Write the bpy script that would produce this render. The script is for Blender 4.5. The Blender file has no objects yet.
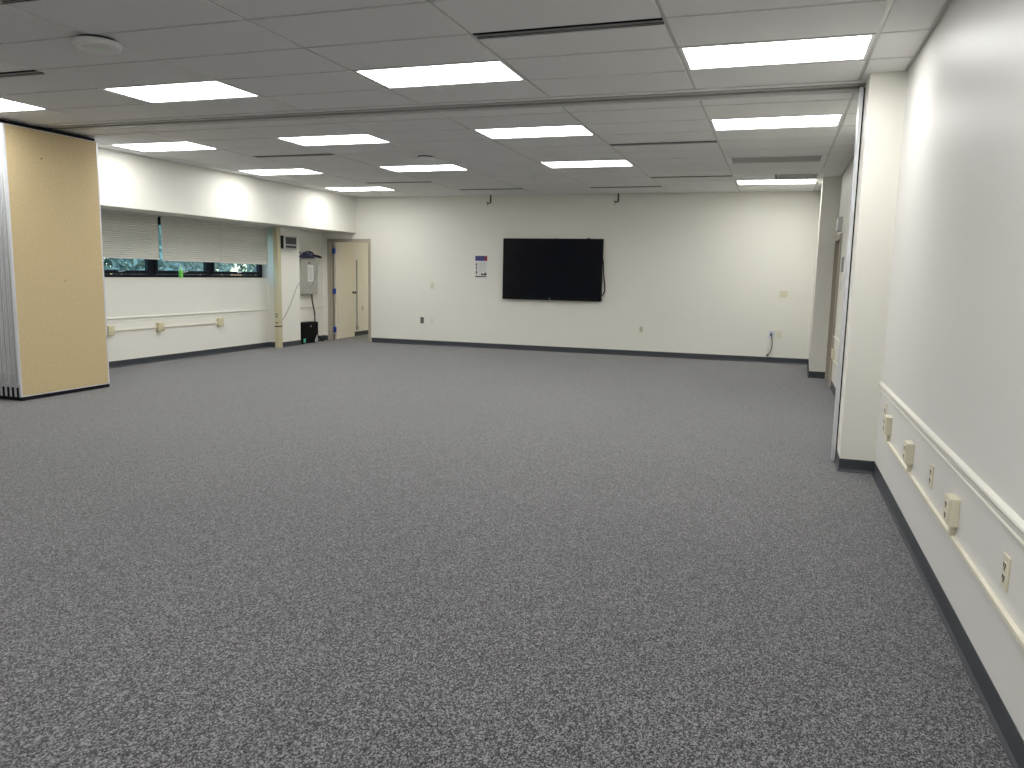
import bpy, bmesh, math, random
from mathutils import Vector, Matrix
random.seed(7)
C = bpy.context.scene.collection
PI = math.pi

# ------------------------------------------------------------------ dimensions
H = 1.475            # eye height
CZ = 2.977           # ceiling face
XR = 0.796           # plain wall with the outlets
XW = -9.13           # window wall
XS = -8.34           # face of the soffit over the windows
YF = 14.634          # far wall
YB = -3.2            # wall behind the photographer
GX = 0.492           # first ceiling grid line
TW = 1.2192
TD = 0.6165
R0 = 5.4875          # near grid line
F0 = 7.973           # grid line past the track

# ------------------------------------------------------------------ materials
def mat(name, col, rough=0.6, metal=0.0, spec=0.5, noise=None, bump=None, emit=None, coat=0.0):
    m = bpy.data.materials.new(name); m.use_nodes = True
    nt = m.node_tree; b = nt.nodes['Principled BSDF']
    b.inputs['Base Color'].default_value = (*col, 1)
    b.inputs['Roughness'].default_value = rough
    b.inputs['Metallic'].default_value = metal
    b.inputs['Specular IOR Level'].default_value = spec
    b.inputs['Coat Weight'].default_value = coat
    if emit:
        b.inputs['Emission Color'].default_value = (*emit[0], 1)
        b.inputs['Emission Strength'].default_value = emit[1]
    if noise or bump:
        tc = nt.nodes.new('ShaderNodeTexCoord')
    if noise:                                   # (scale, amount, detail)
        n = nt.nodes.new('ShaderNodeTexNoise'); n.inputs['Scale'].default_value = noise[0]
        n.inputs['Detail'].default_value = noise[2] if len(noise) > 2 else 3
        r = nt.nodes.new('ShaderNodeValToRGB')
        a = noise[1]
        r.color_ramp.elements[0].position = .3; r.color_ramp.elements[1].position = .7
        r.color_ramp.elements[0].color = (*[max(0, c*(1-a)) for c in col], 1)
        r.color_ramp.elements[1].color = (*[min(1, c*(1+a)) for c in col], 1)
        nt.links.new(tc.outputs['Object'], n.inputs['Vector'])
        nt.links.new(n.outputs['Fac'], r.inputs['Fac'])
        nt.links.new(r.outputs['Color'], b.inputs['Base Color'])
    if bump:                                    # (scale, strength, distance)
        n2 = nt.nodes.new('ShaderNodeTexNoise'); n2.inputs['Scale'].default_value = bump[0]
        n2.inputs['Detail'].default_value = 4
        bp = nt.nodes.new('ShaderNodeBump'); bp.inputs['Strength'].default_value = bump[1]
        bp.inputs['Distance'].default_value = bump[2]
        nt.links.new(tc.outputs['Object'], n2.inputs['Vector'])
        nt.links.new(n2.outputs['Fac'], bp.inputs['Height'])
        nt.links.new(bp.outputs['Normal'], b.inputs['Normal'])
    return m

def carpet_mat():
    m = bpy.data.materials.new('loop_carpet'); m.use_nodes = True
    nt = m.node_tree; b = nt.nodes['Principled BSDF']
    b.inputs['Roughness'].default_value = .95
    b.inputs['Specular IOR Level'].default_value = .15
    b.inputs['Sheen Weight'].default_value = .45
    b.inputs['Sheen Roughness'].default_value = .4
    tc = nt.nodes.new('ShaderNodeTexCoord')
    mp = nt.nodes.new('ShaderNodeMapping'); mp.inputs['Scale'].default_value = (1, .68, 1)
    nt.links.new(tc.outputs['Object'], mp.inputs['Vector'])
    def noise(scale, det, rough=.5):
        n = nt.nodes.new('ShaderNodeTexNoise'); n.inputs['Scale'].default_value = scale
        n.inputs['Detail'].default_value = det; n.inputs['Roughness'].default_value = rough
        nt.links.new(mp.outputs['Vector'], n.inputs['Vector']); return n
    vo = nt.nodes.new('ShaderNodeTexVoronoi'); vo.inputs['Scale'].default_value = 225; vo.inputs['Randomness'].default_value = 1
    nt.links.new(mp.outputs['Vector'], vo.inputs['Vector'])
    sp = nt.nodes.new('ShaderNodeSeparateColor'); nt.links.new(vo.outputs['Color'], sp.inputs[0])   # each yarn loop its own shade
    n3 = noise(48, 5, .8)
    ad = nt.nodes.new('ShaderNodeMix'); ad.inputs['Factor'].default_value = .42
    nt.links.new(sp.outputs[0], ad.inputs['A']); nt.links.new(n3.outputs['Fac'], ad.inputs['B'])
    r1 = nt.nodes.new('ShaderNodeValToRGB'); e = r1.color_ramp.elements
    e[0].position = .20; e[0].color = (.006, .006, .008, 1)
    e[1].position = .76; e[1].color = (.29, .285, .302, 1)
    k = r1.color_ramp.elements.new(.5); k.color = (.080, .079, .084, 1)
    nt.links.new(ad.outputs['Result'], r1.inputs['Fac'])
    n2 = noise(1.1, 3)
    r2 = nt.nodes.new('ShaderNodeValToRGB'); e = r2.color_ramp.elements
    e[0].position = .3; e[0].color = (.90, .90, .91, 1)
    e[1].position = .7; e[1].color = (1.0, 1.0, 1.0, 1)
    nt.links.new(n2.outputs['Fac'], r2.inputs['Fac'])
    mx = nt.nodes.new('ShaderNodeMix'); mx.data_type = 'RGBA'; mx.blend_type = 'MULTIPLY'
    mx.inputs['Factor'].default_value = 1
    nt.links.new(r1.outputs['Color'], mx.inputs['A']); nt.links.new(r2.outputs['Color'], mx.inputs['B'])
    nt.links.new(mx.outputs['Result'], b.inputs['Base Color'])
    return m

def glass_mat():
    m = bpy.data.materials.new('tinted_glass'); m.use_nodes = True
    nt = m.node_tree; nt.nodes.clear()
    o = nt.nodes.new('ShaderNodeOutputMaterial'); t = nt.nodes.new('ShaderNodeBsdfTransparent')
    t.inputs['Color'].default_value = (.64, .79, .87, 1)
    g = nt.nodes.new('ShaderNodeBsdfGlossy'); g.inputs['Roughness'].default_value = .02
    mx = nt.nodes.new('ShaderNodeMixShader')
    mx.inputs[0].default_value = .06; nt.links.new(t.outputs[0], mx.inputs[1]); nt.links.new(g.outputs[0], mx.inputs[2])
    nt.links.new(mx.outputs[0], o.inputs[0])
    return m

def shade_mat():
    m = bpy.data.materials.new('pleated_fabric'); m.use_nodes = True
    nt = m.node_tree; b = nt.nodes['Principled BSDF']
    b.inputs['Base Color'].default_value = (.82, .81, .74, 1); b.inputs['Roughness'].default_value = .9
    b.inputs['Specular IOR Level'].default_value = .1
    o = nt.nodes['Material Output']
    tr = nt.nodes.new('ShaderNodeBsdfTranslucent'); tr.inputs['Color'].default_value = (.7, .74, .72, 1)
    mx = nt.nodes.new('ShaderNodeMixShader'); mx.inputs[0].default_value = .12
    nt.links.new(b.outputs[0], mx.inputs[1]); nt.links.new(tr.outputs[0], mx.inputs[2]); nt.links.new(mx.outputs[0], o.inputs[0])
    return m

M = {}
M['wall'] = mat('cream_paint', (.86, .85, .775), .5, spec=.35, bump=(60, .05, .002))
M['wall_gloss'] = mat('satin_white_paint', (.775, .765, .73), .42, spec=.32, bump=(3.0, .06, .02))
M['trim'] = mat('cream_gloss_trim', (.84, .83, .75), .35)
M['tile'] = mat('mineral_fibre_tile', (.90, .895, .875), .9, spec=.1, noise=(220, .05, 2), bump=(350, .25, .002))
M['tbar'] = mat('ceiling_grid_metal', (.62, .62, .59), .35, metal=.2)
M['plenum'] = mat('plenum_dark', (.05, .05, .05), .9)
M['carpet'] = carpet_mat()
M['base'] = mat('slate_rubber_base', (.045, .052, .062), .45)
M['white_metal'] = mat('white_enamel', (.85, .85, .84), .4)
M['diffuser'] = mat('lit_diffuser', (.9, .9, .9), .5, emit=((1.0, .992, .968), 1.0))
M['dark_metal'] = mat('dark_slot_metal', (.035, .035, .04), .5)
M['slot_blade'] = mat('grey_blade_metal', (.38, .38, .385), .45)
M['grey_metal'] = mat('grey_painted_metal', (.50, .50, .49), .45)
M['alu'] = mat('brushed_aluminium', (.74, .755, .79), .4, metal=.45)
M['tan'] = mat('tan_vinyl', (.63, .505, .295), .75, spec=.2, noise=(38, .06, 5), bump=(220, .15, .002))
M['black'] = mat('black_plastic', (.004, .004, .005), .55, spec=.12)
M['black_rubber'] = mat('black_rubber', (.010, .010, .014), .8, spec=.2)
M['screen'] = mat('dark_screen_glass', (.005, .006, .012), .12, spec=.22)
M['win_black'] = mat('black_anodised_frame', (.006, .008, .016), .5, spec=.2)
M['glass'] = glass_mat()
M['shade'] = shade_mat()
M['shade_rail'] = mat('shade_rail', (.80, .79, .74), .4)
M['silver'] = mat('silver_metal', (.6, .62, .64), .3, metal=.8)
M['ivory'] = mat('ivory_plastic', (.74, .70, .54), .4)
M['ivory_light'] = mat('pale_ivory_enamel', (.80, .77, .64), .4)
M['pole'] = mat('yellowed_cream_paint', (.60, .56, .37), .45)
M['slot_black'] = mat('socket_slots', (.015, .012, .010), .5)
M['white_plastic'] = mat('white_plastic', (.80, .80, .77), .4)
M['ap_white'] = mat('soft_white_plastic', (.88, .88, .87), .5)
M['panel_grey'] = mat('panel_grey_enamel', (.45, .45, .41), .45)
M['panel_light'] = mat('light_grey_enamel', (.60, .60, .58), .45)
M['grille_dark'] = mat('dark_grille', (.07, .07, .075), .6)
M['track_metal'] = mat('track_grey_enamel', (.50, .50, .48), .45)
M['ivory_box'] = mat('yellowed_ivory_plastic', (.68, .63, .42), .4)
M['cool_white'] = mat('cool_white_plastic', (.80, .82, .92), .35)
M['paper'] = mat('white_paper', (.82, .82, .80), .8)
M['navy'] = mat('navy_print', (.045, .06, .20), .6)
M['red'] = mat('dark_red_print', (.28, .015, .03), .6)
M['ink'] = mat('black_print', (.025, .025, .03), .7)
M['greyink'] = mat('grey_print', (.45, .45, .46), .8)
M['blue_cable'] = mat('dark_blue_jacket', (.010, .014, .085), .45)
M['grey_cable'] = mat('grey_jacket', (.36, .36, .35), .5)
M['dark_cable'] = mat('charcoal_jacket', (.07, .065, .055), .6)
M['taupe'] = mat('taupe_door_paint', (.43, .385, .31), .4)
M['leaf_paint'] = mat('beige_door_paint', (.86, .81, .69), .45)
M['blue_hinge'] = mat('blue_masking_tape', (.02, .07, .42), .5)
M['brown'] = mat('brown_door', (.22, .17, .14), .5)
M['bronze'] = mat('dull_bronze', (.10, .085, .06), .35, metal=.7)
M['green_liquid'] = mat('green_label', (.20, .75, .08), .3)
M['bottle_clear'] = mat('pale_green_plastic', (.45, .75, .52), .2)
M['sticker'] = mat('mint_sticker', (.10, .55, .36), .6)
M['tag'] = mat('grey_tag', (.45, .45, .46), .6)
M['lawn'] = mat('lawn_green', (.05, .10, .03), .9, noise=(3, .4))
M['leafg'] = mat('tree_leaf_green', (.19, .235, .205), .8, noise=(1.5, .35))
M['bark'] = mat('pale_bark', (.42, .42, .38), .8, noise=(6, .4))
M['hall_lamp'] = mat('hall_lamp_glow', (.9, .9, .9), .5, emit=((1, .93, .74), 1.0))
M['led'] = mat('green_led', (.1, .5, .2), .4, emit=((.3, 1, .5), .6))

# ------------------------------------------------------------------ builders
class MB:
    """Collects shapes into one mesh."""
    def __init__(s): s.bm = bmesh.new()
    def box(s, x0, x1, y0, y1, z0, z1, bev=0.0):
        t = bmesh.new(); bmesh.ops.create_cube(t, size=1)
        for v in t.verts:
            v.co = Vector(((x0+x1)/2 + v.co.x*(x1-x0), (y0+y1)/2 + v.co.y*(y1-y0), (z0+z1)/2 + v.co.z*(z1-z0)))
        if bev > 0: bmesh.ops.bevel(t, geom=t.edges[:], offset=bev, segments=2, profile=.6, affect='EDGES')
        s._add(t); return s
    def _add(s, t):
        me = bpy.data.meshes.new('tmp'); t.to_mesh(me); t.free(); s.bm.from_mesh(me); bpy.data.meshes.remove(me)
    def obox(s, c, size, rotz=0, bev=0.0, rot=None):
        t = bmesh.new(); bmesh.ops.create_cube(t, size=1)
        for v in t.verts: v.co = Vector((v.co.x*size[0], v.co.y*size[1], v.co.z*size[2]))
        if bev > 0: bmesh.ops.bevel(t, geom=t.edges[:], offset=bev, segments=2, profile=.6, affect='EDGES')
        R = rot if rot is not None else Matrix.Rotation(rotz, 3, 'Z')
        for v in t.verts: v.co = R @ v.co + Vector(c)
        s._add(t); return s
    def lathe(s, prof, c=(0, 0, 0), axis='Z', n=40):
        """prof: list of (r, h)"""
        t = bmesh.new(); rings = []
        for r, h in prof:
            ring = []
            for i in range(n):
                a = 2*PI*i/n
                p = (r*math.cos(a), r*math.sin(a), h)
                if axis == 'X': p = (p[2], p[0], p[1])
                elif axis == 'Y': p = (p[0], p[2], p[1])
                ring.append(t.verts.new(Vector(p)+Vector(c)))
            rings.append(ring)
        for a, b in zip(rings, rings[1:]):
            for i in range(n):
                t.faces.new((a[i], a[(i+1) % n], b[(i+1) % n], b[i]))
        t.faces.new(rings[0]); t.faces.new(rings[-1])
        bmesh.ops.recalc_face_normals(t, faces=t.faces[:])
        s._add(t); return s
    def tube(s, pts, r, n=8, smooth=6):
        P = [Vector(p) for p in pts]
        if smooth and len(P) > 2:               # Catmull-Rom
            Q = []
            E = [P[0]*2-P[1]] + P + [P[-1]*2-P[-2]]
            for i in range(1, len(E)-2):
                for k in range(smooth):
                    u = k/smooth; a, b, c, d = E[i-1], E[i], E[i+1], E[i+2]
                    Q.append(.5*((2*b) + (c-a)*u + (2*a-5*b+4*c-d)*u*u + (3*b-a-3*c+d)*u**3))
            Q.append(P[-1]); P = Q
        t = bmesh.new(); rings = []
        up = Vector((0, 0, 1))
        for i, p in enumerate(P):
            d = (P[min(i+1, len(P)-1)] - P[max(i-1, 0)]).normalized()
            x = d.cross(up)
            if x.length < 1e-3: x = d.cross(Vector((0, 1, 0)))
            x.normalize(); y = d.cross(x)
            rings.append([t.verts.new(p + r*(math.cos(2*PI*k/n)*x + math.sin(2*PI*k/n)*y)) for k in range(n)])
        for a, b in zip(rings, rings[1:]):
            for k in range(n): t.faces.new((a[k], a[(k+1) % n], b[(k+1) % n], b[k]))
        t.faces.new(rings[0]); t.faces.new(rings[-1])
        bmesh.ops.recalc_face_normals(t, faces=t.faces[:])
        s._add(t); return s
    def sweep(s, prof, path):
        """prof: (out, z) points of a closed outline; path: list of ((x,y),(nx,ny)) stations, out along n."""
        t = bmesh.new(); rings = []
        for (x, y), (nx, ny) in path:
            rings.append([t.verts.new((x+nx*o, y+ny*o, z)) for o, z in prof])
        n = len(prof)
        for a, b in zip(rings, rings[1:]):
            for k in range(n): t.faces.new((a[k], a[(k+1) % n], b[(k+1) % n], b[k]))
        t.faces.new(rings[0]); t.faces.new(rings[-1])
        bmesh.ops.recalc_face_normals(t, faces=t.faces[:])
        s._add(t); return s
    def build(s, name, m, parent=None, loc=(0, 0, 0), smooth=False):
        """vertices were given in the frame of the parent (or of the world with loc as origin)."""
        me = bpy.data.meshes.new(name)
        if parent is None and loc != (0, 0, 0):
            bmesh.ops.translate(s.bm, verts=s.bm.verts[:], vec=-Vector(loc))
        s.bm.to_mesh(me); s.bm.free()
        o = bpy.data.objects.new(name, me); C.objects.link(o); me.materials.append(m)
        if smooth:
            for p in me.polygons: p.use_smooth = True
            try: me.set_sharp_from_angle(angle=math.radians(40))
            except Exception: pass
        if parent is not None: o.parent = parent
        else: o.location = loc
        return o

def tag(o, label=None, cat=None, group=None, kind=None):
    if label: o['label'] = label
    if cat: o['category'] = cat
    if group: o['group'] = group
    if kind: o['kind'] = kind
    return o

def empty(name, loc, label=None, cat=None, group=None, kind=None, rz=0):
    o = bpy.data.objects.new(name, None); C.objects.link(o); o.location = loc; o.rotation_euler = (0, 0, rz)
    o.empty_display_size = .1
    return tag(o, label, cat, group, kind)

def struct(name, mb, m, parent=None, label=None, cat='structure', smooth=False):
    o = mb.build(name, m, parent, smooth=smooth)
    if parent is None: tag(o, label, cat, None, 'structure')
    return o

def dup(root, loc, label=None, group=None, rz=None):
    r = root.copy(); C.objects.link(r); r.location = loc
    if rz is not None: r.rotation_euler = (0, 0, rz)
    if label: r['label'] = label
    if group: r['group'] = group
    for ch in list(root.children):
        c = ch.copy(); C.objects.link(c); c.parent = r
        for g in list(ch.children):
            d = g.copy(); C.objects.link(d); d.parent = c
    return r

# ------------------------------------------------------------------ shell
struct('floor', MB().box(-9.5, 1.1, YB-.1, YF+.12, -.1, 0).box(-9.5, -4.6, YF+.12, 20.1, -.1, 0), M['carpet'],
       label='grey flecked loop carpet covering the whole room', cat='floor')

# far wall with its doorway
DX0, DX1, DZ = -8.985, -8.035, 2.09
mb = MB().box(-9.3, DX0, YF, YF+.12, 0, 3.05).box(DX1, 1.0, YF, YF+.12, 0, 3.05).box(DX0, DX1, YF, YF+.12, DZ, 3.05)
struct('wall_far', mb, M['wall'], label='cream far wall carrying the black screen', cat='wall')

# plain wall beside the viewer: door opening beyond the pilaster
D2Y0, D2Y1, D2Z = 11.72, 12.64, 2.06
struct('wall_right_near', MB().box(XR, XR+.15, YB, 6.9, 0, 3.05), M['wall_gloss'], label='satin off-white wall with chair rail beside the viewer', cat='wall')
mb = MB().box(XR, XR+.15, 6.9, D2Y0, 0, 3.05).box(XR, XR+.15, D2Y1, YF, 0, 3.05).box(XR, XR+.15, D2Y0, D2Y1, D2Z, 3.05)
mb.box(XR+.15, XR+.2, D2Y0-.1, D2Y1+.1, 0, 2.3)
struct('wall_right_far', mb, M['wall'], label='cream wall beyond the pilaster with a door', cat='wall')
PX, PY0, PY1 = .547, 6.49, 7.25
struct('pilaster', MB().box(PX, XR, PY0, PY1, 0, 3.05), M['wall'], label='cream pilaster standing out where the partition track ends', cat='pilaster')
P2X, P2Y = .542, 12.68
P2B = .603            # this pilaster's inner face runs slightly askew
T = bmesh.new()
lo = [T.verts.new(p + (0,)) for p in ((P2X, P2Y), (XR, P2Y), (XR, YF), (P2B, YF))]
fc = T.faces.new(lo); ex_ = bmesh.ops.extrude_face_region(T, geom=[fc])
bmesh.ops.translate(T, verts=[e for e in ex_['geom'] if isinstance(e, bmesh.types.BMVert)], vec=(0, 0, 3.05))
bmesh.ops.recalc_face_normals(T, faces=T.faces[:])
mb = MB(); mb._add(T)
struct('pilaster', mb, M['wall'], label='cream pilaster in the corner beside the far wall', cat='pilaster')
struct('wall_back', MB().box(-9.3, 1.0, YB-.12, YB, 0, 3.05), M['wall'], label='wall behind the viewer', cat='wall')

# window wall
WZ0, WZ1, WY0, WY1 = 1.315, 2.30, 8.58, 12.70
mb = MB().box(XW-.2, XW, YB, YF, 0, WZ0).box(XW-.2, XW, YB, WY0, WZ0, 3.05).box(XW-.2, XW, WY1, YF, WZ0, 3.05).box(XW-.2, XW, WY0, WY1, WZ1, 3.05)
struct('wall_left', mb, M['wall'], label='cream wall under and around the window strip', cat='wall')
struct('soffit', MB().box(XW, XS, YB, YF, 2.256, 3.04), M['wall'], label='deep cream soffit over the windows', cat='soffit')
CY0, CY1, CX = 12.72, 13.39, -8.885
struct('column', MB().box(XW, CX, CY0, CY1, 0, 2.256), M['wall'], label='square cream column between the windows and the door', cat='column')

# hall behind the door
HX = -9.08
mb = MB().box(HX-.12, HX, YF+.12, 20, 0, 2.8).box(-4.7, -4.58, YF+.12, 20, 0, 2.8).box(-9.2, -4.58, 20, 20.12, 0, 2.8)
struct('wall_hall', mb, M['wall'], label='cream wall of the hall seen through the doorway', cat='wall')
struct('ceiling_hall', MB().box(-9.2, -4.58, YF+.12, 20.12, 2.75, 2.82), M['tile'], label='hall ceiling behind the far wall', cat='ceiling')

# ---------------------------------------------------------- ceiling
holes = set()        # ('n'|'f', row, cell) taken by fixtures
LN = [(0, 0), (0, 2), (0, 4), (0, 6), (-6, 0), (-6, 2), (-6, 4), (-10, 0), (-10, 2)]
LF = [(0, 0), (0, 2), (0, 4), (0, 6), (4, 2), (4, 4), (4, 6), (8, 0), (8, 6)]
for r, c in LN: holes.add(('n', r, c))
for r, c in LF: holes.add(('f', r, c))
holes.add(('f', 4, 0))                                    # return air panel
SLW = .115
slots_end = {('n', -4, 3)}
slots = {('n', -1, 1): 0, ('n', -1, 5): 0, ('f', 2, 1): 0, ('f', 7, 1): 0, ('f', 2, 5): 0, ('f', 7, 5): 0, ('f', 9, 2): 0, ('f', 9, 4): 0}
GAP = .013
mb = MB()
def tile(x0, x1, y0, y1):
    if x1-x0 < .04 or y1-y0 < .04: return
    mb.box(x0+GAP, x1-GAP, y0+GAP, y1-GAP, CZ, CZ+.02)
def rowspan(g, r):
    return (R0 if g == 'n' else F0) + r*TD
XE = XS+.0
def tile_row(g, r, y0, y1):
    xs = [GX-TW*k for k in range(8)]
    tile(GX, XR-.012, y0, y1)
    for k in range(8):
        x1 = GX-TW*k; x0 = max(x1-TW, XE+.012)
        if (g, r, k) in holes: continue
        ya = y0
        if (g, r, k) in slots: ya = y0+SLW
        if (g, r, k) in slots_end: tile(x0, x1, y0, y1-SLW); continue
        if g == 'f' and r == 7 and k == 0: tile(x0, x1-TW/2, ya, y1); continue    # half cell is a grille
        tile(x0, x1, ya, y1)
r = 0
while rowspan('n', r) > YB: r -= 1
TY0, TY1 = 6.70, 7.09
for rr in range(r+1, 2):
    y0 = rowspan('n', rr); y1 = min(y0+TD, TY0)
    tile_row('n', rr, y0, y1)
tile_row('x', 0, TY1, F0-TD)
for rr in range(-1, 11):
    y0 = rowspan('f', rr); y1 = min(y0+TD, YF-.012)
    tile_row('f', rr, y0, y1)
ceil = struct('ceiling', mb, M['tile'], label='suspended ceiling of two by four foot mineral tiles', cat='ceiling')
# grid of T bars
g = MB()
def tb(x0, x1, y0, y1): g.box(x0, x1, y0, y1, CZ+.006, CZ+.022)
for k in range(0, 8):
    x = GX-TW*k; tb(x-.0125, x+.0125, YB, TY0); tb(x-.0125, x+.0125, TY1, YF)
ys = [rowspan('n', rr) for rr in range(r+1, 3) if rowspan('n', rr) < TY0-.05] + [rowspan('f', rr) for rr in range(-1, 11)]
for y in ys: tb(XE, XR, y-.0125, y+.0125)
for (gg, rr, k) in slots:
    y = rowspan(gg, rr)+SLW; x1 = GX-TW*k; tb(x1-TW, x1, y-.0125, y+.0125)
for x0, x1, y0, y1 in ((XR-.02, XR, YB, YF), (XE, XE+.02, YB, YF), (XE, XR, YF-.02, YF), (XE, XR, YB, YB+.02)): tb(x0, x1, y0, y1)
g.build('grid', M['tbar'], ceil)
MB().box(-9.2, 1.0, YB, YF, 3.06, 3.1).build('plenum_deck', M['plenum'], ceil)

# ---------------------------------------------------------- partition track across the ceiling
t = empty('partition_track', (-3.9, 6.895, CZ), 'painted metal track crossing the ceiling above the folding panels', 'track')
x0, x1 = XS+3.9+.01, PX+3.9-.002
def L(y): return y-6.895
MB().box(x0, x1, L(TY0)+GAP, L(6.795), -.001, .012).box(x0, x1, L(7.035), L(TY1)-GAP, -.001, .012).build('flange', M['tile'], t)
MB().box(x0, x1, L(6.802), L(6.852), -.008, .04).box(x0, x1, L(6.942), L(7.030), -.008, .04).build('channel', M['track_metal'], t)
MB().box(x0, x1, L(6.852), L(6.942), .034, .04).build('slot', M['dark_metal'], t)

# ------------------------------------------------------------------ baseboards, chair rails
BH = .1
bprof = [(0, 0), (.016, 0), (.013, .006), (.006, .016), (.004, .03), (.004, BH-.006), (.002, BH), (0, BH)]
def base(name, path, label, h=BH):
    pr = [(o, z*h/BH) for o, z in bprof]
    return struct(name, MB().sweep(pr, path), M['base'], label=label, cat='baseboard')
q = math.sqrt(.5)
base('baseboard_right', [((XR, YB), (-1, 0)), ((XR, PY0), (-1, -1)), ((PX, PY0), (-1, -1)), ((PX, PY1), (-1, 1)), ((XR, PY1), (-1, 1)), ((XR, D2Y0-.06), (-1, 0))],
     'dark slate rubber base along the plain wall and pilaster', .102)
base('baseboard_corner', [((XR, D2Y1+.06-.02), (-1, 0)), ((XR, P2Y), (-1, -1)), ((P2X, P2Y), (-1, -1)), ((P2B, YF), (-1, -1)), ((DX1+.045, YF), (0, -1))],
     'dark slate rubber base along the far wall and corner pilaster')
base('baseboard_left', [((XW, YB), (1, 0)), ((XW, CY0), (1, -1)), ((CX, CY0), (1, -1)), ((CX, CY1), (1, 1)), ((XW, CY1), (1, 1)), ((XW, YF), (1, -1)), ((DX0-.05, YF), (0, -1))],
     'dark slate rubber base under the windows and around the column')
base('baseboard_hall', [((HX, YF+.13), (1, 0)), ((HX, 20), (1, -1)), ((-4.7, 20), (-1, -1))], 'dark base along the hall wall')

rail = [(0, .650), (.006, .650), (.008, .655), (.006, .661), (.002, .663), (.002, .688), (.010, .690), (.015, .695), (.018, .703), (.016, .713), (.010, .719), (.005, .724), (0, .724)]
def crail(name, path, label, dz=0):
    struct(name, MB().sweep([(o, z+dz) for o, z in rail], path), M['trim'], label=label, cat='chair rail')
crail('trim_1', [((XR, YB), (-1, 0)), ((XR, PY0), (-1, 0))], 'cream moulded chair rail on the plain wall nearest the viewer')
crail('trim_2', [((XR, PY1), (-1, 0)), ((XR, D2Y0-.06), (-1, 0))], 'short chair rail between pilaster and far side door')
crail('trim_3', [((XW, YB), (1, 0)), ((XW, CY0), (1, 0))], 'cream chair rail under the windows', .016)
crail('trim_4', [((XW, CY1), (1, 0)), ((XW, YF-.01), (1, 0))], 'short chair rail piece under the electrical panel', .016)

# ------------------------------------------------------------------ ceiling lights
def make_light():
    t = empty('ceiling_light', (0, 0, CZ), 'x', 'ceiling light', 'lit ceiling troffers')
    w, d = TW-2*GAP, TD-2*GAP
    x, y = w/2, d/2; f = .022
    MB().box(-x, x, -y, -y+f, -.001, .02).box(-x, x, y-f, y, -.001, .02).box(-x, -x+f, -y+f, y-f, -.001, .02).box(x-f, x, -y+f, y-f, -.001, .02).build('frame', M['white_metal'], t)
    MB().box(-x+f, x-f, -y+f, y-f, .004, .012).build('diffuser', M['diffuser'], t)
    MB().box(-x+.01, x-.01, -y+.01, y-.01, .02, .07).build('housing', M['white_metal'], t)
    return t
proto = make_light()
used = [False]
def put_light(g_, r_, c_, label):
    loc = (GX-TW*(c_+.5), rowspan(g_, r_)+TD/2, CZ)
    o = proto if not used[0] else dup(proto, loc)
    used[0] = True
    o.location = loc; o['label'] = label
    return o
S = 'lit ceiling light '
put_light('n', 0, 0, S+'before the partition track, beside the plain wall')
put_light('n', 0, 2, S+'before the track, next to the long black air slot')
put_light('n', 0, 4, S+'before the track, just past the large round access point')
put_light('n', 0, 6, S+'before the track, directly above the tan folding panels')
put_light('f', 0, 0, S+'just past the track, beside the pilaster')
put_light('f', 0, 2, S+'just past the track, second out from the pilaster')
put_light('f', 0, 4, S+'just past the track, third out from the pilaster')
put_light('f', 0, 6, S+'just past the track, next to the soffit')
put_light('f', 4, 2, S+'in the middle of the far ceiling, above the black screen')
put_light('f', 4, 4, S+'right behind the small round access point on the far ceiling')
put_light('f', 4, 6, S+'alongside the soffit, second of three beyond the track')
put_light('f', 8, 0, S+'by the far wall and the corner pilaster')
put_light('f', 8, 6, S+'by the far wall at the soffit end, nearest the open door')
for r_, c_ in LN[4:]:  # unseen lights added to brighten the near wall and carpet, positions guessed
    put_light('n', r_, c_, S+'added unseen over the near end of the room to light it')['group'] = 'unseen ceiling lights added over the near end'

# linear air slots
def make_slot():
    t = empty('air_slot', (0, 0, CZ), 'x', 'air vent', 'black linear air slots in the ceiling')
    x = TW/2-.014; d = SLW
    MB().box(-x, x, GAP, d-GAP, .045, .05).build('backing', M['black_rubber'], t)
    MB().box(-x, x, GAP-.002, GAP+.005, -.002, .045).box(-x, x, d-GAP-.005, d-GAP+.002, -.002, .010).build('frame', M['black_rubber'], t)
    for k in range(3):
        y = GAP+.02+k*.0265
        MB().box(-x, x, y, y+.009, -.001, .001).build('blade', M['slot_blade'], t)
    return t
sl = make_slot(); sl_used = [False]
V = 'thin black air slot '
for (gg, rr, k), lab in {
    ('n', -1, 1): 'long black slatted air slot, largest in view, before the partition track',
    ('n', -1, 5): V+'near the round access point, cut by the picture edge',
    ('n', -4, 3): V+'at the top corner of the picture above the round access point',
    ('f', 2, 1): V+'between track and screen, darkest of the far ones',
    ('f', 7, 1): V+'close to the far wall, between screen and corner pilaster',
    ('f', 2, 5): V+'near the soffit between the first two far lights',
    ('f', 7, 5): V+'beside the last light near the soffit end',
    ('f', 9, 2): V+'against the far wall above the black screen',
    ('f', 9, 4): V+'against the far wall above the poster'}.items():
    loc = (GX-TW*(k+.5), rowspan(gg, rr)+(TD-SLW if (gg, rr, k) in slots_end else 0), CZ)
    o = sl if not sl_used[0] else dup(sl, loc)
    sl_used[0] = True; o.location = loc; o['label'] = lab

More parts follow.
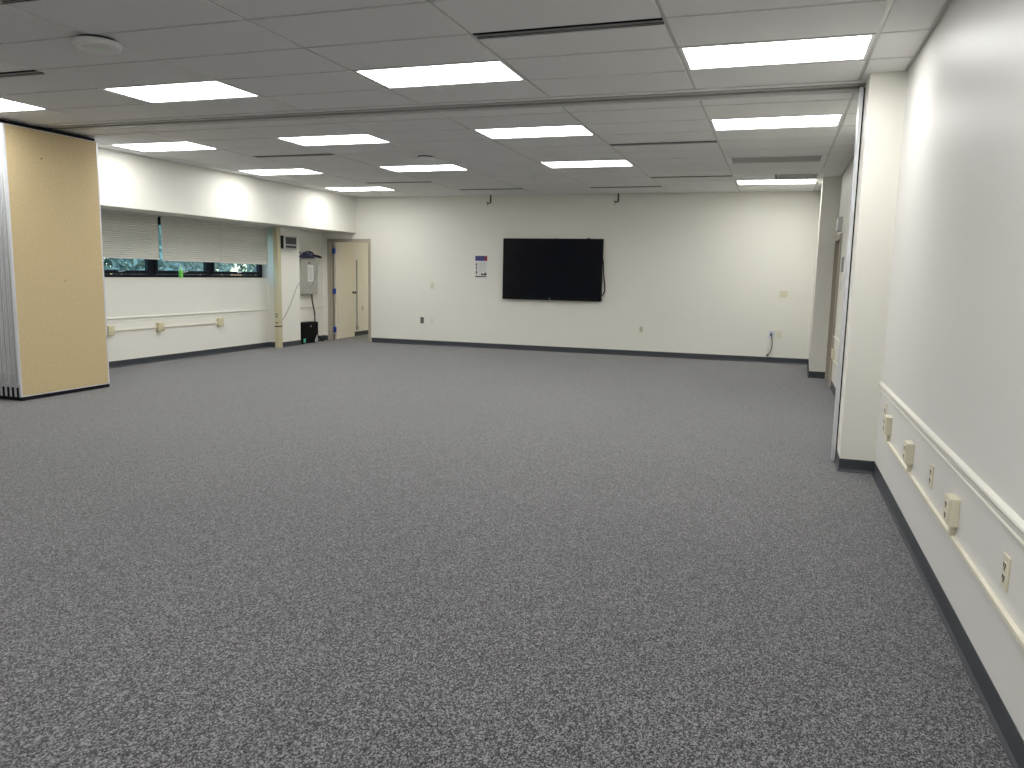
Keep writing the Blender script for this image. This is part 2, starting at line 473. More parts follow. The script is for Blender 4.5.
# return air panel
t = empty('air_return', (GX-TW/2, rowspan('f', 4)+TD/2, CZ), 'flat grey return air panel in the ceiling beyond the pilaster', 'air vent')
x, y = TW/2-.014, TD/2-.014
MB().box(-x, x, -y, -y+.03, -.006, .015).box(-x, x, y-.03, y, -.006, .015).box(-x, -x+.06, -y+.03, y-.03, -.006, .015).box(x-.06, x, -y+.03, y-.03, -.006, .015).build('frame', M['white_metal'], t)
mb = MB().box(-x+.06, x-.06, -y+.03, y-.03, .014, .03)
for k in range(24):
    yy = -y+.04+k*(2*y-.08)/23
    mb.box(-x+.06, x-.06, yy-.003, yy+.003, .002, .014)
mb.build('louvre', M['grey_metal'], t)
t = empty('air_return', (GX-TW/4, rowspan('f', 7)+TD/2, CZ), 'square dark ceiling grille just before the light by the corner pilaster', 'air vent')
x = TW/4-.014
MB().box(-x, x, -y, -y+.025, -.003, .015).box(-x, x, y-.025, y, -.003, .015).box(-x, -x+.025, -y+.025, y-.025, -.003, .015).box(x-.025, x, -y+.025, y-.025, -.003, .015).build('frame', M['grey_metal'], t)
mb = MB().box(-x+.025, x-.025, -y+.025, y-.025, .02, .03)
for k in range(18):
    yy = -y+.04+k*(2*y-.08)/17
    mb.box(-x+.025, x-.025, yy-.003, yy+.003, .004, .02)
mb.build('louvre', M['grey_metal'], t)

# round access points
def make_ap(name, R, loc, label):
    t = empty(name, loc, label, 'access point')
    MB().lathe([(R*.72, -.012), (R*.78, -.004), (R*.78, 0)], n=40).build('mount', M['dark_metal'], t, smooth=True)
    MB().lathe([(R*.60, -.060), (R*.86, -.059), (R*.95, -.056), (R*.985, -.050), (R, -.042), (R*1.0, -.024), (R*.96, -.018), (R*.80, -.014)], n=56).build('housing', M['ap_white'], t, smooth=True)
    MB().lathe([(R*.60, -.0635), (R*.62, -.0625), (R*.62, -.06)], n=48).build('face', M['white_plastic'], t, smooth=True)
    MB().lathe([(.006, -.0655), (.006, -.062)], c=(R*.25, 0, 0), n=12).build('status_light', M['led'], t)
    return t
make_ap('access_point', .15, (-4.42, 4.34, CZ), 'large round white access point on the ceiling nearest the viewer')
make_ap('access_point', .13, (-4.47, 9.66, CZ), 'small round white access point among the far ceiling lights')

def make_sprinkler(loc, label):
    t = empty('sprinkler', loc, label, 'sprinkler', 'ceiling sprinklers')
    MB().lathe([(.055, 0), (.055, -.006), (.035, -.016), (.02, -.018)], n=28).build('escutcheon', M['white_metal'], t, smooth=True)
    mb = MB().lathe([(.014, -.016), (.014, -.045), (.008, -.05)], n=16)
    for a in (0, PI): mb.tube([(.014*math.cos(a), .014*math.sin(a), -.045), (.028*math.cos(a), .028*math.sin(a), -.065), (.006*math.cos(a), .006*math.sin(a), -.088)], .004)
    mb.build('body', M['white_metal'], t, smooth=True)
    mb = MB().lathe([(.012, -.088), (.012, -.092)], n=16)
    for k in range(12): mb.obox((.026*math.cos(k*PI/6), .026*math.sin(k*PI/6), -.090), (.034, .008, .003), k*PI/6)
    mb.build('deflector', M['white_metal'], t)
    t.scale = (1.35, 1.35, 1.1)
make_sprinkler((-4.20, 11.55, CZ), 'tiny white ceiling sprinkler nearer the poster side of the screen')
make_sprinkler((-3.56, 11.52, CZ), 'tiny white ceiling sprinkler centred over the black screen')

# ------------------------------------------------------------------ folding partition stack
PXF, PA, PB = -7.70, 6.285, 7.49
PT, PP = .064, .069
PZ0, PZ1 = .045, 2.922
def make_panel():
    t = empty('partition_panel', (0, 0, 0), 'x', 'partition panel', 'folding partition panels in the stack')
    yh = (PB-PA)/2; e = .022
    for sx in (0, 1):
        xa = -.012 if sx == 0 else -PT
        f = MB().box(xa, xa+.012, -yh+e, yh-e, PZ0+.012, PZ1-.006).build('face', M['tan'], t)
        f['label'] = 'tan woven vinyl face'
        if sx == 0:
            MB().lathe([(.006, 0), (.006, .003)], c=(0, .05, .88+.42), axis='X', n=10).lathe([(.008, 0), (.008, .003)], c=(0, -.17, 2.62), axis='X', n=10).build('screw', M['slot_black'], f)
    fr = MB()
    for s_ in (-1, 1):
        fr.box(-PT, 0, s_*yh-(e if s_ > 0 else 0), s_*yh+(0 if s_ > 0 else e), PZ0, PZ1, .002)
    fr.box(-PT, 0, -yh+e, yh-e, PZ0, PZ0+.012).box(-PT, 0, -yh+e, yh-e, PZ1-.006, PZ1)
    # meeting-edge profile: two fins with a groove between
    fr.box(-PT+.004, -PT+.016, -yh-.012, -yh, PZ0+.14, PZ1).box(-.018, -.006, -yh-.012, -yh, PZ0+.14, PZ1)
    fr.build('edge_frame', M['alu'], t)
    MB().box(-PT+.018, -.020, -yh-.006, -yh+.001, PZ0+.16, PZ1).build('groove', M['grey_metal'], t)
    MB().box(-PT+.004, -.004, -yh+.006, yh-.006, .006, PZ0).box(-PT+.010, -.026, -yh-.004, -yh+.01, .012, .15).build('bottom_seal', M['black_rubber'], t)
    MB().box(-PT+.004, -.004, -yh+.004, yh-.004, PZ1, 2.958).build('top_seal', M['black_rubber'], t)
    MB().lathe([(.01, 2.956), (.01, CZ-.024)], n=14).build('hanger', M['silver'], t)
    t.children[-1].location = (-PT/2, 0, 0)
    return t
pp = make_panel()
ords = ['second', 'third', 'fourth', 'fifth', 'sixth', 'seventh', 'eighth']
pp['label'] = 'tan folding partition panel showing its whole broad face, front of the stack'
pp.location = (PXF, (PA+PB)/2, 0)
for i in range(1, 8):
    dup(pp, (PXF-PP*i, (PA+PB)/2, 0), '%s folding partition panel of the stack, only its aluminium edge showing' % ords[i-1] if i < 5 else '%s partition panel of the stack counted from the tan face' % ords[i-1])
# connecting plates low on the edges: part of each odd pair
for i, p_ in enumerate([o for o in bpy.data.objects if o.name.startswith('partition_panel')]):
    if i % 2 == 1:
        MB().box(-.052, .016, PA-(PA+PB)/2-.0145, PA-(PA+PB)/2-.0125, .20, .29).build('hinge_plate', M['grey_metal'], p_)

# wall jamb on the pilaster
t = empty('partition_jamb', (PX, 6.82, 0), 'narrow aluminium jamb strip standing upright beside the pilaster', 'jamb')
JX = -.036
MB().box(JX, JX+.026, -.02, .10, .012, CZ-.024, .003).build('channel', M['alu'], t)
MB().box(JX+.026, -.001, -.008, .09, .014, CZ-.03).build('dark_gap', M['black_rubber'], t)  # black strip puts in the shade of the open gap behind the channel

# ------------------------------------------------------------------ windows
WXI = XW-.105
Wm = [(8.60, 9.92), (9.92, 11.24), (11.24, 12.685)]
for i, (a, b) in enumerate(Wm):
    t = empty('window_%d' % (i+1), (WXI, a, WZ0), 'black framed window %s' % ('half hidden behind the folding panels', 'with the green bottle on its sill', 'beside the column')[i], 'window', 'ribbon of black framed windows', 'structure')
    w, h = b-a, 2.24-WZ0
    fo = .045
    MB().box(-.07, 0, 0, w, 0, fo).box(-.07, 0, 0, w, h-fo, h).box(-.07, 0, 0, fo, fo, h-fo).box(-.07, 0, w-fo, w, fo, h-fo).build('frame', M['win_black'], t)
    s0 = fo+.003; sw = .058
    sa = MB().box(-.05, .012, s0, w-s0, s0, s0+sw, .004).box(-.05, .012, s0, w-s0, h-s0-sw, h-s0, .004).box(-.05, .012, s0, s0+sw, s0+sw, h-s0-sw, .004).box(-.05, .012, w-s0-sw, w-s0, s0+sw, h-s0-sw, .004).build('sash', M['win_black'], t)
    MB().box(-.024, -.018, s0+sw-.004, w-s0-sw+.004, s0+sw-.004, h-s0-sw+.004).build('glass', M['glass'], t)
    c = w*.5
    MB().box(.012, .02, c-.03, c+.03, s0+.030, s0+.05, .002).obox((.030, c+.02, s0+.044), (.012, .13, .012), 0, .003, Matrix.Rotation(.12, 3, 'X')).build('latch', M['silver'], sa)
struct('window_sill', MB().box(WXI, XW+.012, WY0, WY1, WZ0-.02, WZ0), M['trim'], label='cream window sill ledge', cat='sill')
# solid infill above the frames
struct('window_head', MB().box(WXI-.07, WXI, WY0, WY1, 2.24, 2.30), M['win_black'], label='black window head', cat='window head')

# shades
BX = -9.03
def make_shade(y0, y1, zb, label):
    t = empty('window_shade', (BX, y0, zb), label, 'window shade', 'pleated window shades')
    w = y1-y0; zt = 2.225-zb
    MB().box(-.025, .025, 0, w, zt, zt+.028, .003).build('head_rail', M['shade_rail'], t)
    bm_ = MB()
    n = int(zt/.03); T = bmesh.new(); rows = []
    for k in range(2*n+1):
        z = .02+(zt-.02)*k/(2*n)
        d = .008 if k % 2 else -.008
        rows.append([T.verts.new((d, 0, z)), T.verts.new((d, w, z))])
    back = [[T.verts.new((v.co.x*-1-.020, v.co.y, v.co.z)) for v in r_] for r_ in rows]
    for R_ in (rows, back):
        for a, b in zip(R_, R_[1:]): T.faces.new((a[0], a[1], b[1], b[0]))
    for a, b, c_, d_ in zip(rows, rows[1:], back, back[1:]):
        T.faces.new((a[0], b[0], d_[0], c_[0])); T.faces.new((a[1], b[1], d_[1], c_[1]))
    bmesh.ops.recalc_face_normals(T, faces=T.faces[:])
    bm_._add(T); bm_.build('pleated_cloth', M['shade'], t)
    MB().box(-.014, .012, 0, w, 0, .02, .003).build('bottom_rail', M['shade_rail'], t)
make_shade(8.50, 9.845, 1.590, 'pleated cream shade partly behind the folding panels, lowered least')
make_shade(9.93, 11.27, 1.572, 'pleated cream shade in the middle of the three, above the green bottle')
make_shade(11.277, 12.585, 1.562, 'pleated cream shade nearest the column')

# bottle on the sill
t = empty('bottle', (-9.155, 10.44, WZ0), 'small bottle with bright green lower half standing on the black window sill', 'bottle')
MB().lathe([(.03, 0), (.034, .006), (.034, .11), (.032, .115)], n=24).build('label', M['green_liquid'], t, smooth=True)
MB().lathe([(.032, .113), (.033, .13), (.026, .155), (.014, .175), (.012, .19)], n=24).build('body', M['bottle_clear'], t, smooth=True)
MB().lathe([(.014, .188), (.014, .205), (.012, .208)], n=20).build('cap', M['white_plastic'], t, smooth=True)

# ------------------------------------------------------------------ receptacles and plates
def receptacle_slots(mb, face, cz, s=1):
    """two slots + round ground on a -Y face (x,z) at y=face"""
    mb.box(-.0135, -.004, face-.0008, face+.002, cz-.004, cz+.0125); mb.box(.004, .0135, face-.0008, face+.002, cz-.004, cz+.0125)
    mb.box(-.005, .005, face-.0008, face+.002, cz-.014, cz-.005)

def wall_plate(name, loc, rz, label, cat, m_plate, kind='duplex', w=.072, h=.117, group=None, m_face=None, dark=False):
    """plate lying on a wall; local -Y points into the room"""
    t = empty(name, loc, label, cat, group, rz=rz)
    MB().box(-w/2, w/2, -.007, 0, -h/2, h/2, .003).build('plate', m_plate, t)
    if kind == 'duplex':
        for dz in (-.021, .021):
            f = MB().box(-.017, .017, -.0095, -.006, dz-.014, dz+.014, .003).build('receptacle', m_face or m_plate, t)
            mb = MB(); receptacle_slots(mb, -.0095, dz); mb.build('slot', M['slot_black'], f)
        MB().lathe([(.004, -.0085), (.003, -.007)], axis='Y', n=12).build('screw', M['silver'], t)
    elif kind == 'toggle':
        MB().box(-.006, .006, -.009, -.006, -.013, .013).obox((0, -.013, .004), (.008, .016, .009), 0, .002, Matrix.Rotation(.4, 3, 'X')).build('toggle', m_face or m_plate, t)
        for dz in (-.03, .03): MB().lathe([(.004, -.0085), (.003, -.007)], c=(0, 0, dz), axis='Y', n=10).build('screw', M['silver'], t)
    elif kind == 'double_toggle':
        for dx in (-.023, .023):
            MB().box(dx-.006, dx+.006, -.009, -.006, -.013, .013).obox((dx, -.013, .004), (.008, .016, .009), 0, .002, Matrix.Rotation(.4, 3, 'X')).build('toggle', m_face or m_plate, t)
    elif kind == 'jack':
        MB().box(-.011, .011, -.010, -.006, -.012, .012, .002).build('jack', M['slot_black'], t)
    elif kind == 'data':
        for dz in (-.02, .02): MB().box(-.010, .010, -.010, -.006, dz-.009, dz+.009, .001).build('jack', m_face or m_plate, t)
    elif kind == 'rocker':
        MB().obox((0, -.009, 0), (.033, .007, .066), 0, .002, Matrix.Rotation(.06, 3, 'X')).build('rocker', m_face or m_plate, t)
    return t
FWR = 0
RWR = -PI/2        # local -Y -> -X  (rotation by -90: (0,-1)->(-1,0))
LWR = PI/2         # local -Y -> +X
wall_plate('light_switch', (-6.606, YF, 1.207), 0, 'ivory switch plate alone at switch height beside the open door', 'light switch', M['ivory'], 'toggle')
wall_plate('outlet', (-6.830, YF, .505), 0, 'dark grey outlet low on the far wall nearest the door', 'outlet', M['slot_black'], 'duplex', m_face=M['grey_metal'])
wall_plate('data_outlet', (-6.605, YF, .492), 0, 'pale data plate low on the far wall next to the dark outlet', 'outlet', M['white_plastic'], 'data', m_face=M['ivory'])
wall_plate('outlet', (-2.352, YF, .502), 0, 'ivory outlet low on the far wall between screen and corner cord', 'outlet', M['ivory'], 'duplex')
wall_plate('light_switch', (.115, YF, 1.216), 0, 'square ivory double switch above the corner outlets', 'light switch', M['ivory'], 'double_toggle', w=.128, h=.119)
wall_plate('outlet', (-.045, YF, .506), 0, 'white outlet in the corner with a cord plugged in', 'outlet', M['cool_white'], 'duplex', w=.095, h=.13)
wall_plate('data_outlet', (.083, YF, .506), 0, 'ivory edged rocker plate beside the plugged corner outlet', 'outlet', M['ivory_light'], 'rocker', w=.095, h=.13, m_face=M['ivory'])
t = empty('power_cord', (-.05, YF-.02, .50), 'short dark cord hanging from the corner outlet, its end loose', 'cord')
MB().box(-.016, .016, -.03, .010, -.014, .016, .004).build('plug', M['black'], t)
MB().tube([(0, -.03, -.004), (.016, -.042, -.05), (.028, -.03, -.15), (.022, -.025, -.24), (-.006, -.03, -.32), (-.03, -.035, -.352)], .007).build('cable', M['dark_cable'], t, smooth=True)
MB().obox((-.036, -.036, -.362), (.028, .022, .035), 0, .004, Matrix.Rotation(.6, 3, 'Y')).build('connector', M['black'], t)

# plain wall: three surface boxes fed by a raceway, two flush outlets
def surface_box(loc, rz, label, face_m=M['ivory'], group=None, size=(.115, .038, .122), drop=.055, duplex=True):
    t = empty('outlet_box', loc, label, 'outlet box', group, rz=rz)
    w, d, h = size
    MB().box(-w/2, w/2, -d, 0, -h/2, h/2, .004).build('box', face_m, t)
    cv = MB().box(-w/2+.006, w/2-.006, -d-.003, -d, -h/2+.006, h/2-.006, .002).build('cover', face_m, t)
    for dz in (-.024, .024):
        f = MB().box(-.018, .018, -d-.006, -d-.002, dz-.016, dz+.016, .002).build('receptacle', M['ivory_light'] if duplex else face_m, cv)
        if duplex:
            f.parent = t
            mb = MB(); receptacle_slots(mb, -d-.006, dz); mb.build('slot', M['slot_black'], f)
    if drop: MB().box(-.016, .016, -.020, 0, -h/2-drop, -h/2, .002).build('drop', face_m, t)
    return t
g_ = 'surface outlet boxes on the plain wall'
surface_box((XR, 5.83, .502), RWR, 'ivory surface outlet box on the plain wall, next to the pilaster', group=g_)
surface_box((XR, 4.92, .503), RWR, 'ivory surface outlet box second from the pilaster on the plain wall', group=g_)
surface_box((XR, 3.73, .500), RWR, 'ivory surface outlet box nearest the viewer, largest of its row', group=g_)
wall_plate('outlet', (XR, 4.305, .512), RWR, 'small flush ivory outlet between two surface boxes on the plain wall', 'outlet', M['ivory'], 'duplex', m_face=M['ivory_light'])
wall_plate('outlet', (XR, 2.94, .510), RWR, 'flush ivory outlet nearest the viewer on the plain wall', 'outlet', M['ivory'], 'duplex', m_face=M['ivory_light'])
wall_plate('outlet', (XR, 6.12, .56), RWR, 'narrow flush ivory plate just behind the outlet box by the pilaster', 'outlet', M['ivory'], 'jack', w=.07, h=.11)
rw = MB().box(XR-.018, XR, YB+.3, 5.86, .372, .392, .003)
for y_ in (4.3, 2.7): rw.box(XR-.020, XR, y_, y_+.03, .370, .394, .002)
tag(rw.build('cable_raceway', M['ivory_light']), 'long ivory cable raceway under the outlet boxes on the plain wall', 'raceway')
# beyond the pilaster
surface_box((XR, 11.45, .490), RWR, 'ivory outlet box beyond the pilaster beside the far side door')
tag(MB().box(XR-.018, XR, 10.2, 11.46, .388, .408, .003).build('cable_raceway', M['ivory_light']), 'short ivory raceway beyond the pilaster under the side door outlet', 'raceway')
wall_plate('light_switch', (XR, 11.2, 1.40), RWR, 'white switch plate below the dark room sign beyond the pilaster', 'light switch', M['white_plastic'], 'toggle')
t = empty('room_sign', (XR, 11.15, 1.68), 'slim dark plaque on the wall between the side door and the pilaster', 'sign', rz=RWR)
MB().box(-.15, .15, -.006, 0, -.105, .105, .002).build('backing', M['alu'], t)
MB().box(-.14, .14, -.009, -.006, -.095, .095, .001).build('panel', mat('slate_sign', (.12, .13, .17), .4), t)
t = empty('emergency_light', (XR, 12.02, 2.24), 'grey white emergency light box mounted above the side door', 'emergency light', rz=RWR)
MB().box(-.17, .17, -.056, 0, -.09, .10, .008).build('housing', M['panel_light'], t)
MB().box(-.15, .15, -.060, -.055, -.07, .08, .002).build('lens', M['white_plastic'], t)

# window wall boxes and raceway
g_ = 'surface outlet boxes under the windows'
for y_, lab in ((8.905, 'ivory outlet box under the windows, right next to the folding panels'), (9.885, 'ivory outlet box under the windows, middle one on the raceway'), (11.29, 'ivory outlet box ending the raceway under the windows, towards the column')):
    surface_box((XW, y_, .552), LWR, lab, group=g_, size=(.115, .06, .135), drop=0, duplex=False, face_m=M['ivory_box'])
tag(MB().box(XW, XW+.02, 7.9, 11.24, .532, .555, .003).build('cable_raceway', M['ivory_light']), 'cream cable raceway joining the outlet boxes under the windows', 'raceway')

# ------------------------------------------------------------------ column fittings
t = empty('service_pole', (-8.885, 12.665, 0), 'yellowed cream service pole running floor to soffit against the column', 'service pole')
MB().box(-.045, .050, -.055, .05, 0, 2.254, .004).build('pole', M['pole'], t)
for z_ in (.47, .585, .63): MB().box(-.020, .030, -.0585, -.054, z_, z_+.022, .002).build('jack', M['dark_cable'], t)
MB().box(-.047, .053, -.058, .05, .400, .425, .002).build('clip', M['bronze'], t)

t = empty('wall_speaker', (CX, 12.985, 1.985), 'grey boxy wall speaker with two dark grilles high on the column', 'speaker', rz=LWR)
w, d, h = .43, .085, .25
MB().box(-w/2, w/2, -d, 0, -h/2, h/2, .006).build('housing', M['panel_light'], t)
MB().box(-w/2-.002, -w/2+.001, -d+.008, -.004, -h/2+.01, h/2-.01).build('side_panel', M['dark_metal'], t)
for z0, z1, nm in ((-.035, .095, 'grille'), (-.105, -.055, 'grille')):
    mb = MB().box(-w/2+.05, w/2-.035, -d-.003, -d, z0, z1, .001)
    for k in range(9):
        x_ = -w/2+.07+k*(w-.125)/8; mb.box(x_-.004, x_+.004, -d-.006, -d-.003, z0+.008, z1-.008)
    mb.build(nm, M['grille_dark'], t)

# electrical panel in the recess
EY, EZ0, EZ1 = 13.93, .985, 1.715
t = empty('electrical_panel', (XW, EY, EZ0), 'grey electrical panel on the wall between the column and the door', 'electrical panel', rz=LWR)
w, d, h = .655, .10, EZ1-EZ0
MB().box(-w/2, w/2, -d, 0, 0, h, .004).build('box', M['panel_grey'], t)
dr = MB().box(-w/2+.012, w/2-.012, -d-.012, -d, .11, h-.012, .004).build('door', M['panel_grey'], t)
MB().box(-.015, .015, -d-.022, -d-.012, h-.12, h-.08, .003).build('latch', M['dark_metal'], dr)
MB().box(-w/2+.012, w/2-.012, -d-.008, -d, .010, .100, .003).build('lower_cover', M['panel_grey'], t)
MB().box(-w/2+.05, w/2-.05, -d-.010, -d-.007, .052, .058).box(-w/2+.05, w/2-.05, -d-.010, -d-.007, .086, .092).build('vent_slot', M['grey_metal'], t)
t = empty('notice', (XW+.113, 13.98, 1.405), 'white printed notice taped on the grey electrical panel', 'notice', rz=LWR)
MB().box(-.105, .105, -.003, 0, -.16, .17).build('sheet', M['paper'], t)
mb = MB()
for k in range(14): mb.box(-.08, .08-.02*(k % 3), -.0036, -.003, .12-k*.019, .127-k*.019)
mb.build('printed_lines', M['greyink'], t)

# blue cable coil and black tray on top of the panel
t = empty('cable_coil', (XW+.02, EY, EZ1), 'dark blue coil of cable heaped on top of the electrical panel', 'cable')
mb = MB()
for k in range(6):
    pts = []
    for i in range(17):
        a = 2*PI*i/16
        pts.append((.085+(.055-.004*k)*math.cos(a), -.06+(.265-.030*k)*math.sin(a), .022+.014*k+.008*math.sin(a*2+k)))
    mb.tube(pts, .0145, 8, 3)
mb.build('coil', M['blue_cable'], t, smooth=True)
MB().tube([(.11, -.20, .05), (.11, -.14, .11), (.11, -.05, .125), (.11, .05, .12), (.11, .11, .10), (.11, .15, .06)], .017).build('loop', M['blue_cable'], t, smooth=True)
mb = MB()
for k in range(3): mb.tube([(.06+.03*k, .02, .025+.012*k), (.06+.03*k, .18, .055), (.07+.025*k, .30, .045), (.09+.01*k, .42, .026)], .020, 10)
mb.build('tail', M['black_rubber'], t, smooth=True)
MB().tube([(.07, -.31, .12), (.08, -.28, .085), (.10, -.22, .05)], .016).build('plug_end', M['grey_cable'], t, smooth=True)

tag(MB().tube([(XW+.14, 13.66, 1.73), (XW+.125, 13.62, 1.62), (-8.93, 13.56, 1.40), (-8.865, 13.395, 1.26), (-8.862, 13.24, 1.12), (-8.858, 13.06, .86), (-8.850, 12.86, .63), (-8.848, 12.73, .53), (-8.826, 12.67, .50), (-8.826, 12.63, .485)], .006, 8).build('data_cable', M['grey_cable'], smooth=True),
    'thin grey cable sagging across the column from the panel to the service pole', 'cable')
tag(MB().tube([(XW+.15, 14.25, 1.73), (XW+.125, 14.22, 1.55), (XW+.122, 14.10, 1.28), (XW+.122, 13.98, 1.15), (XW+.122, 13.93, 1.135), (XW+.122, 13.88, 1.16), (XW+.122, 13.84, 1.21)], .005, 8).build('data_cable', M['grey_cable'], smooth=True),
    'thin grey cable drooping in a V across the electrical panel', 'cable')
tag(MB().tube([(XW+.055, 14.10, .983), (XW+.055, 14.12, .84), (XW+.06, 14.17, .66), (XW+.06, 14.20, .52), (XW+.06, 14.18, .40), (XW+.03, 14.16, .30)], .015, 10).build('flexible_conduit', M['dark_cable'], smooth=True),
    'dark flexible conduit hanging from the panel down to the black cabinet', 'conduit')

# black cabinet on the floor
t = empty('black_cabinet', (-8.905, 13.76, 0), 'black box standing on the carpet under the electrical panel', 'cabinet', rz=math.radians(90))
w, d, h = .58, .185, .430
MB().box(-w/2, w/2, 0, d, .012, h, .008).build('body', M['black'], t)
fr = MB().box(-w/2+.01, w/2-.01, -.008, 0, .025, h-.012, .003).build('front_panel', M['black'], t)
MB().box(.0, .03, -.010, -.008, .335, .365).build('badge', M['tag'], fr)
MB().box(-.255, -.175, -.0105, -.008, .035, .115).build('sticker', M['sticker'], fr)
tg = MB(); T = bmesh.new()
v = [T.verts.new(p) for p in ((.15, -.014, .02), (.255, -.014, .02), (.26, -.009, .16), (.235, -.009, .17), (.155, -.014, .07))]
T.faces.new(v); ex = bmesh.ops.extrude_face_region(T, geom=T.faces[:]); bmesh.ops.translate(T, verts=[e for e in ex['geom'] if isinstance(e, bmesh.types.BMVert)], vec=(0, .004, 0)); bmesh.ops.recalc_face_normals(T, faces=T.faces[:])
tg._add(T); tg.build('tag', M['tag'], fr)
for sx in (-.22, .22):
    for sy in (.03, .155): MB().lathe([(.016, 0), (.018, .012)], c=(sx, sy, 0), n=16).build('foot', M['black_rubber'], t)
tag(MB().tube([(-9.0, 14.066, .24), (-8.98, 14.10, .20), (-8.95, 14.16, .10), (-8.93, 14.26, .02), (-8.96, 14.34, .012), (-9.02, 14.30, .012), (-9.0, 14.2, .012)], .009, 8).build('power_cord', M['black'], smooth=True),
    'black power cord trailing on the carpet beside the black cabinet', 'cord')

# ------------------------------------------------------------------ door to the hall
t = empty('door_1', ((DX0+DX1)/2, YF, 0), 'beige door standing open in a taupe frame', 'door', None, 'structure')
x0, x1 = DX0-(DX0+DX1)/2, DX1-(DX0+DX1)/2
fw, fp = .05, .014
fr = MB()
for a, b in ((x0-.035, x0+.022), (x1-.022, x1+.035)):
    fr.box(a, b, -fp, .0, 0, DZ+.045)
    fr.box(a, b, .12, .12+fp, 0, DZ+.045)
fr.box(x0+.022, x1-.022, -fp, 0, DZ-.022, DZ+.045).box(x0+.022, x1-.022, .12, .12+fp, DZ-.022, DZ+.045)
fr.box(x0, x0+.022, 0, .12, 0, DZ).box(x1-.022, x1, 0, .12, 0, DZ).box(x0+.022, x1-.022, 0, .12, DZ-.022, DZ)
fr.box(x0+.022, x0+.036, .03, .075, 0, DZ-.022).box(x1-.036, x1-.022, .03, .075, 0, DZ-.022)
fr.build('frame', M['taupe'], t)
HXl, HYl = x0+.068, .125
ang = math.radians(94)
lw = .868
ca, sa_ = math.cos(ang), math.sin(ang)
lf = MB().box(0, lw, -.022, .022, .012, DZ-.028, .003)
leaf = lf.build('door_leaf', M['leaf_paint'], t); leaf.location = (HXl, HYl, 0); leaf.rotation_euler = (0, 0, ang)
for s_ in (-1, 1):
    kb = MB().lathe([(.032, .022), (.032, .028), (.012, .032), (.012, .055), (.026, .066), (.030, .080), (.022, .092), (.006, .095)], c=(0, 0, 0), axis='Y', n=24)
    k = kb.build('knob', M['bronze'], leaf, smooth=True); k.location = (lw-.07, 0, 1.0); k.rotation_euler = (0, 0, 0 if s_ > 0 else PI)
for z_ in (.17, .985, 1.83):
    MB().box(HXl-.030, HXl+.034, HYl-.052, HYl-.026, z_, z_+.11, .004).lathe([(.01, z_-.005), (.01, z_+.115)], c=(HXl+.010, HYl-.03, 0), n=12).build('hinge', M['blue_hinge'], t)
# hall fittings
t = empty('wall_conduit', (HX, 15.94, .2), 'thin grey conduit strip upright on the hall wall behind the open door', 'conduit')
MB().box(0, .02, -.018, .018, 0, 1.52, .003).build('strip', M['panel_grey'], t)
MB().box(0, .035, -.035, .035, -.06, .03, .003).build('end_box', M['panel_grey'], t)
wall_plate('outlet', (HX, 16.2, .62), LWR, 'pale outlet plate on the hall wall seen through the doorway', 'outlet', M['ivory'], 'duplex')
t = empty('hall_light', (-7.2, 17.2, 2.75), 'ceiling light in the hall, out of sight behind the far wall', 'ceiling light')
MB().box(-.6, .6, -.3, .3, -.02, 0).build('frame', M['white_metal'], t)
MB().box(-.57, .57, -.27, .27, -.03, -.02).build('diffuser', M['hall_lamp'], t)

# side door beyond the pilaster
t = empty('door_2', (XR, (D2Y0+D2Y1)/2, 0), 'taupe framed side door beyond the pilaster', 'door', None, 'structure')
y0, y1 = -(D2Y1-D2Y0)/2, (D2Y1-D2Y0)/2
fr = MB()
for a, b in ((y0-.045, y0+.02), (y1-.02, y1+.04)):
    fr.box(-.026, 0, a, b, 0, D2Z+.045); fr.box(0, .12, max(a, y0), min(b, y1), 0, D2Z)
fr.box(-.026, 0, y0+.02, y1-.02, D2Z-.02, D2Z+.045).box(0, .12, y0+.02, y1-.02, D2Z-.02, D2Z)
fr.build('frame', M['taupe'], t)
lf = MB().box(.075, .12, y0+.022, y1-.022, .01, D2Z-.022, .003).build('door_leaf', M['brown'], t)
k = MB().lathe([(.03, 0), (.03, -.006), (.012, -.010), (.012, -.03), (.026, -.04), (.028, -.055), (.01, -.066)], axis='X', n=20).build('knob', M['bronze'], lf, smooth=True)
k.location = (.075, y0+.09, 1.0)

# ------------------------------------------------------------------ display on the far wall
TX0, TX1, TZ0, TZ1 = -5.068, -3.115, .995, 2.154
tc = ((TX0+TX1)/2, YF, (TZ0+TZ1)/2)
t = empty('display_screen', tc, 'large black flat screen hanging on the far wall, switched off', 'screen')
w, h = TX1-TX0, TZ1-TZ0
fx, fz = w/2, h/2
b_ = .026; bb = .055; yf = -.105; yb = -.03
MB().box(-fx, fx, yf, yb, fz-b_, fz, .003).box(-fx, fx, yf, yb, -fz, -fz+bb, .003).box(-fx, -fx+b_, yf, yb, -fz+bb, fz-b_, .003).box(fx-b_, fx, yf, yb, -fz+bb, fz-b_, .003).build('bezel', M['black'], t)
MB().box(-fx+b_, fx-b_, yf+.012, yb, -fz+bb, fz-b_).build('screen', M['screen'], t)
MB().box(-fx+.12, fx-.12, yb, -.006, -fz+.14, fz-.14, .01).build('back_housing', M['black'], t)
MB().box(-.035, -.005, yf-.0015, yf, -fz+.018, -fz+.034).build('badge', M['tag'], t)
MB().box(.06, .10, yf+.01, yb, fz, fz+.012, .002).build('sensor', M['grey_metal'], t)
MB().box(.68, .72, yf+.02, yb, fz, fz+.016, .002).build('camera_bracket', M['black'], t)
t = empty('screen_cord', (TX1+.008, YF-.018, 1.5), 'black cord looping down behind the outer edge of the black screen', 'cord')
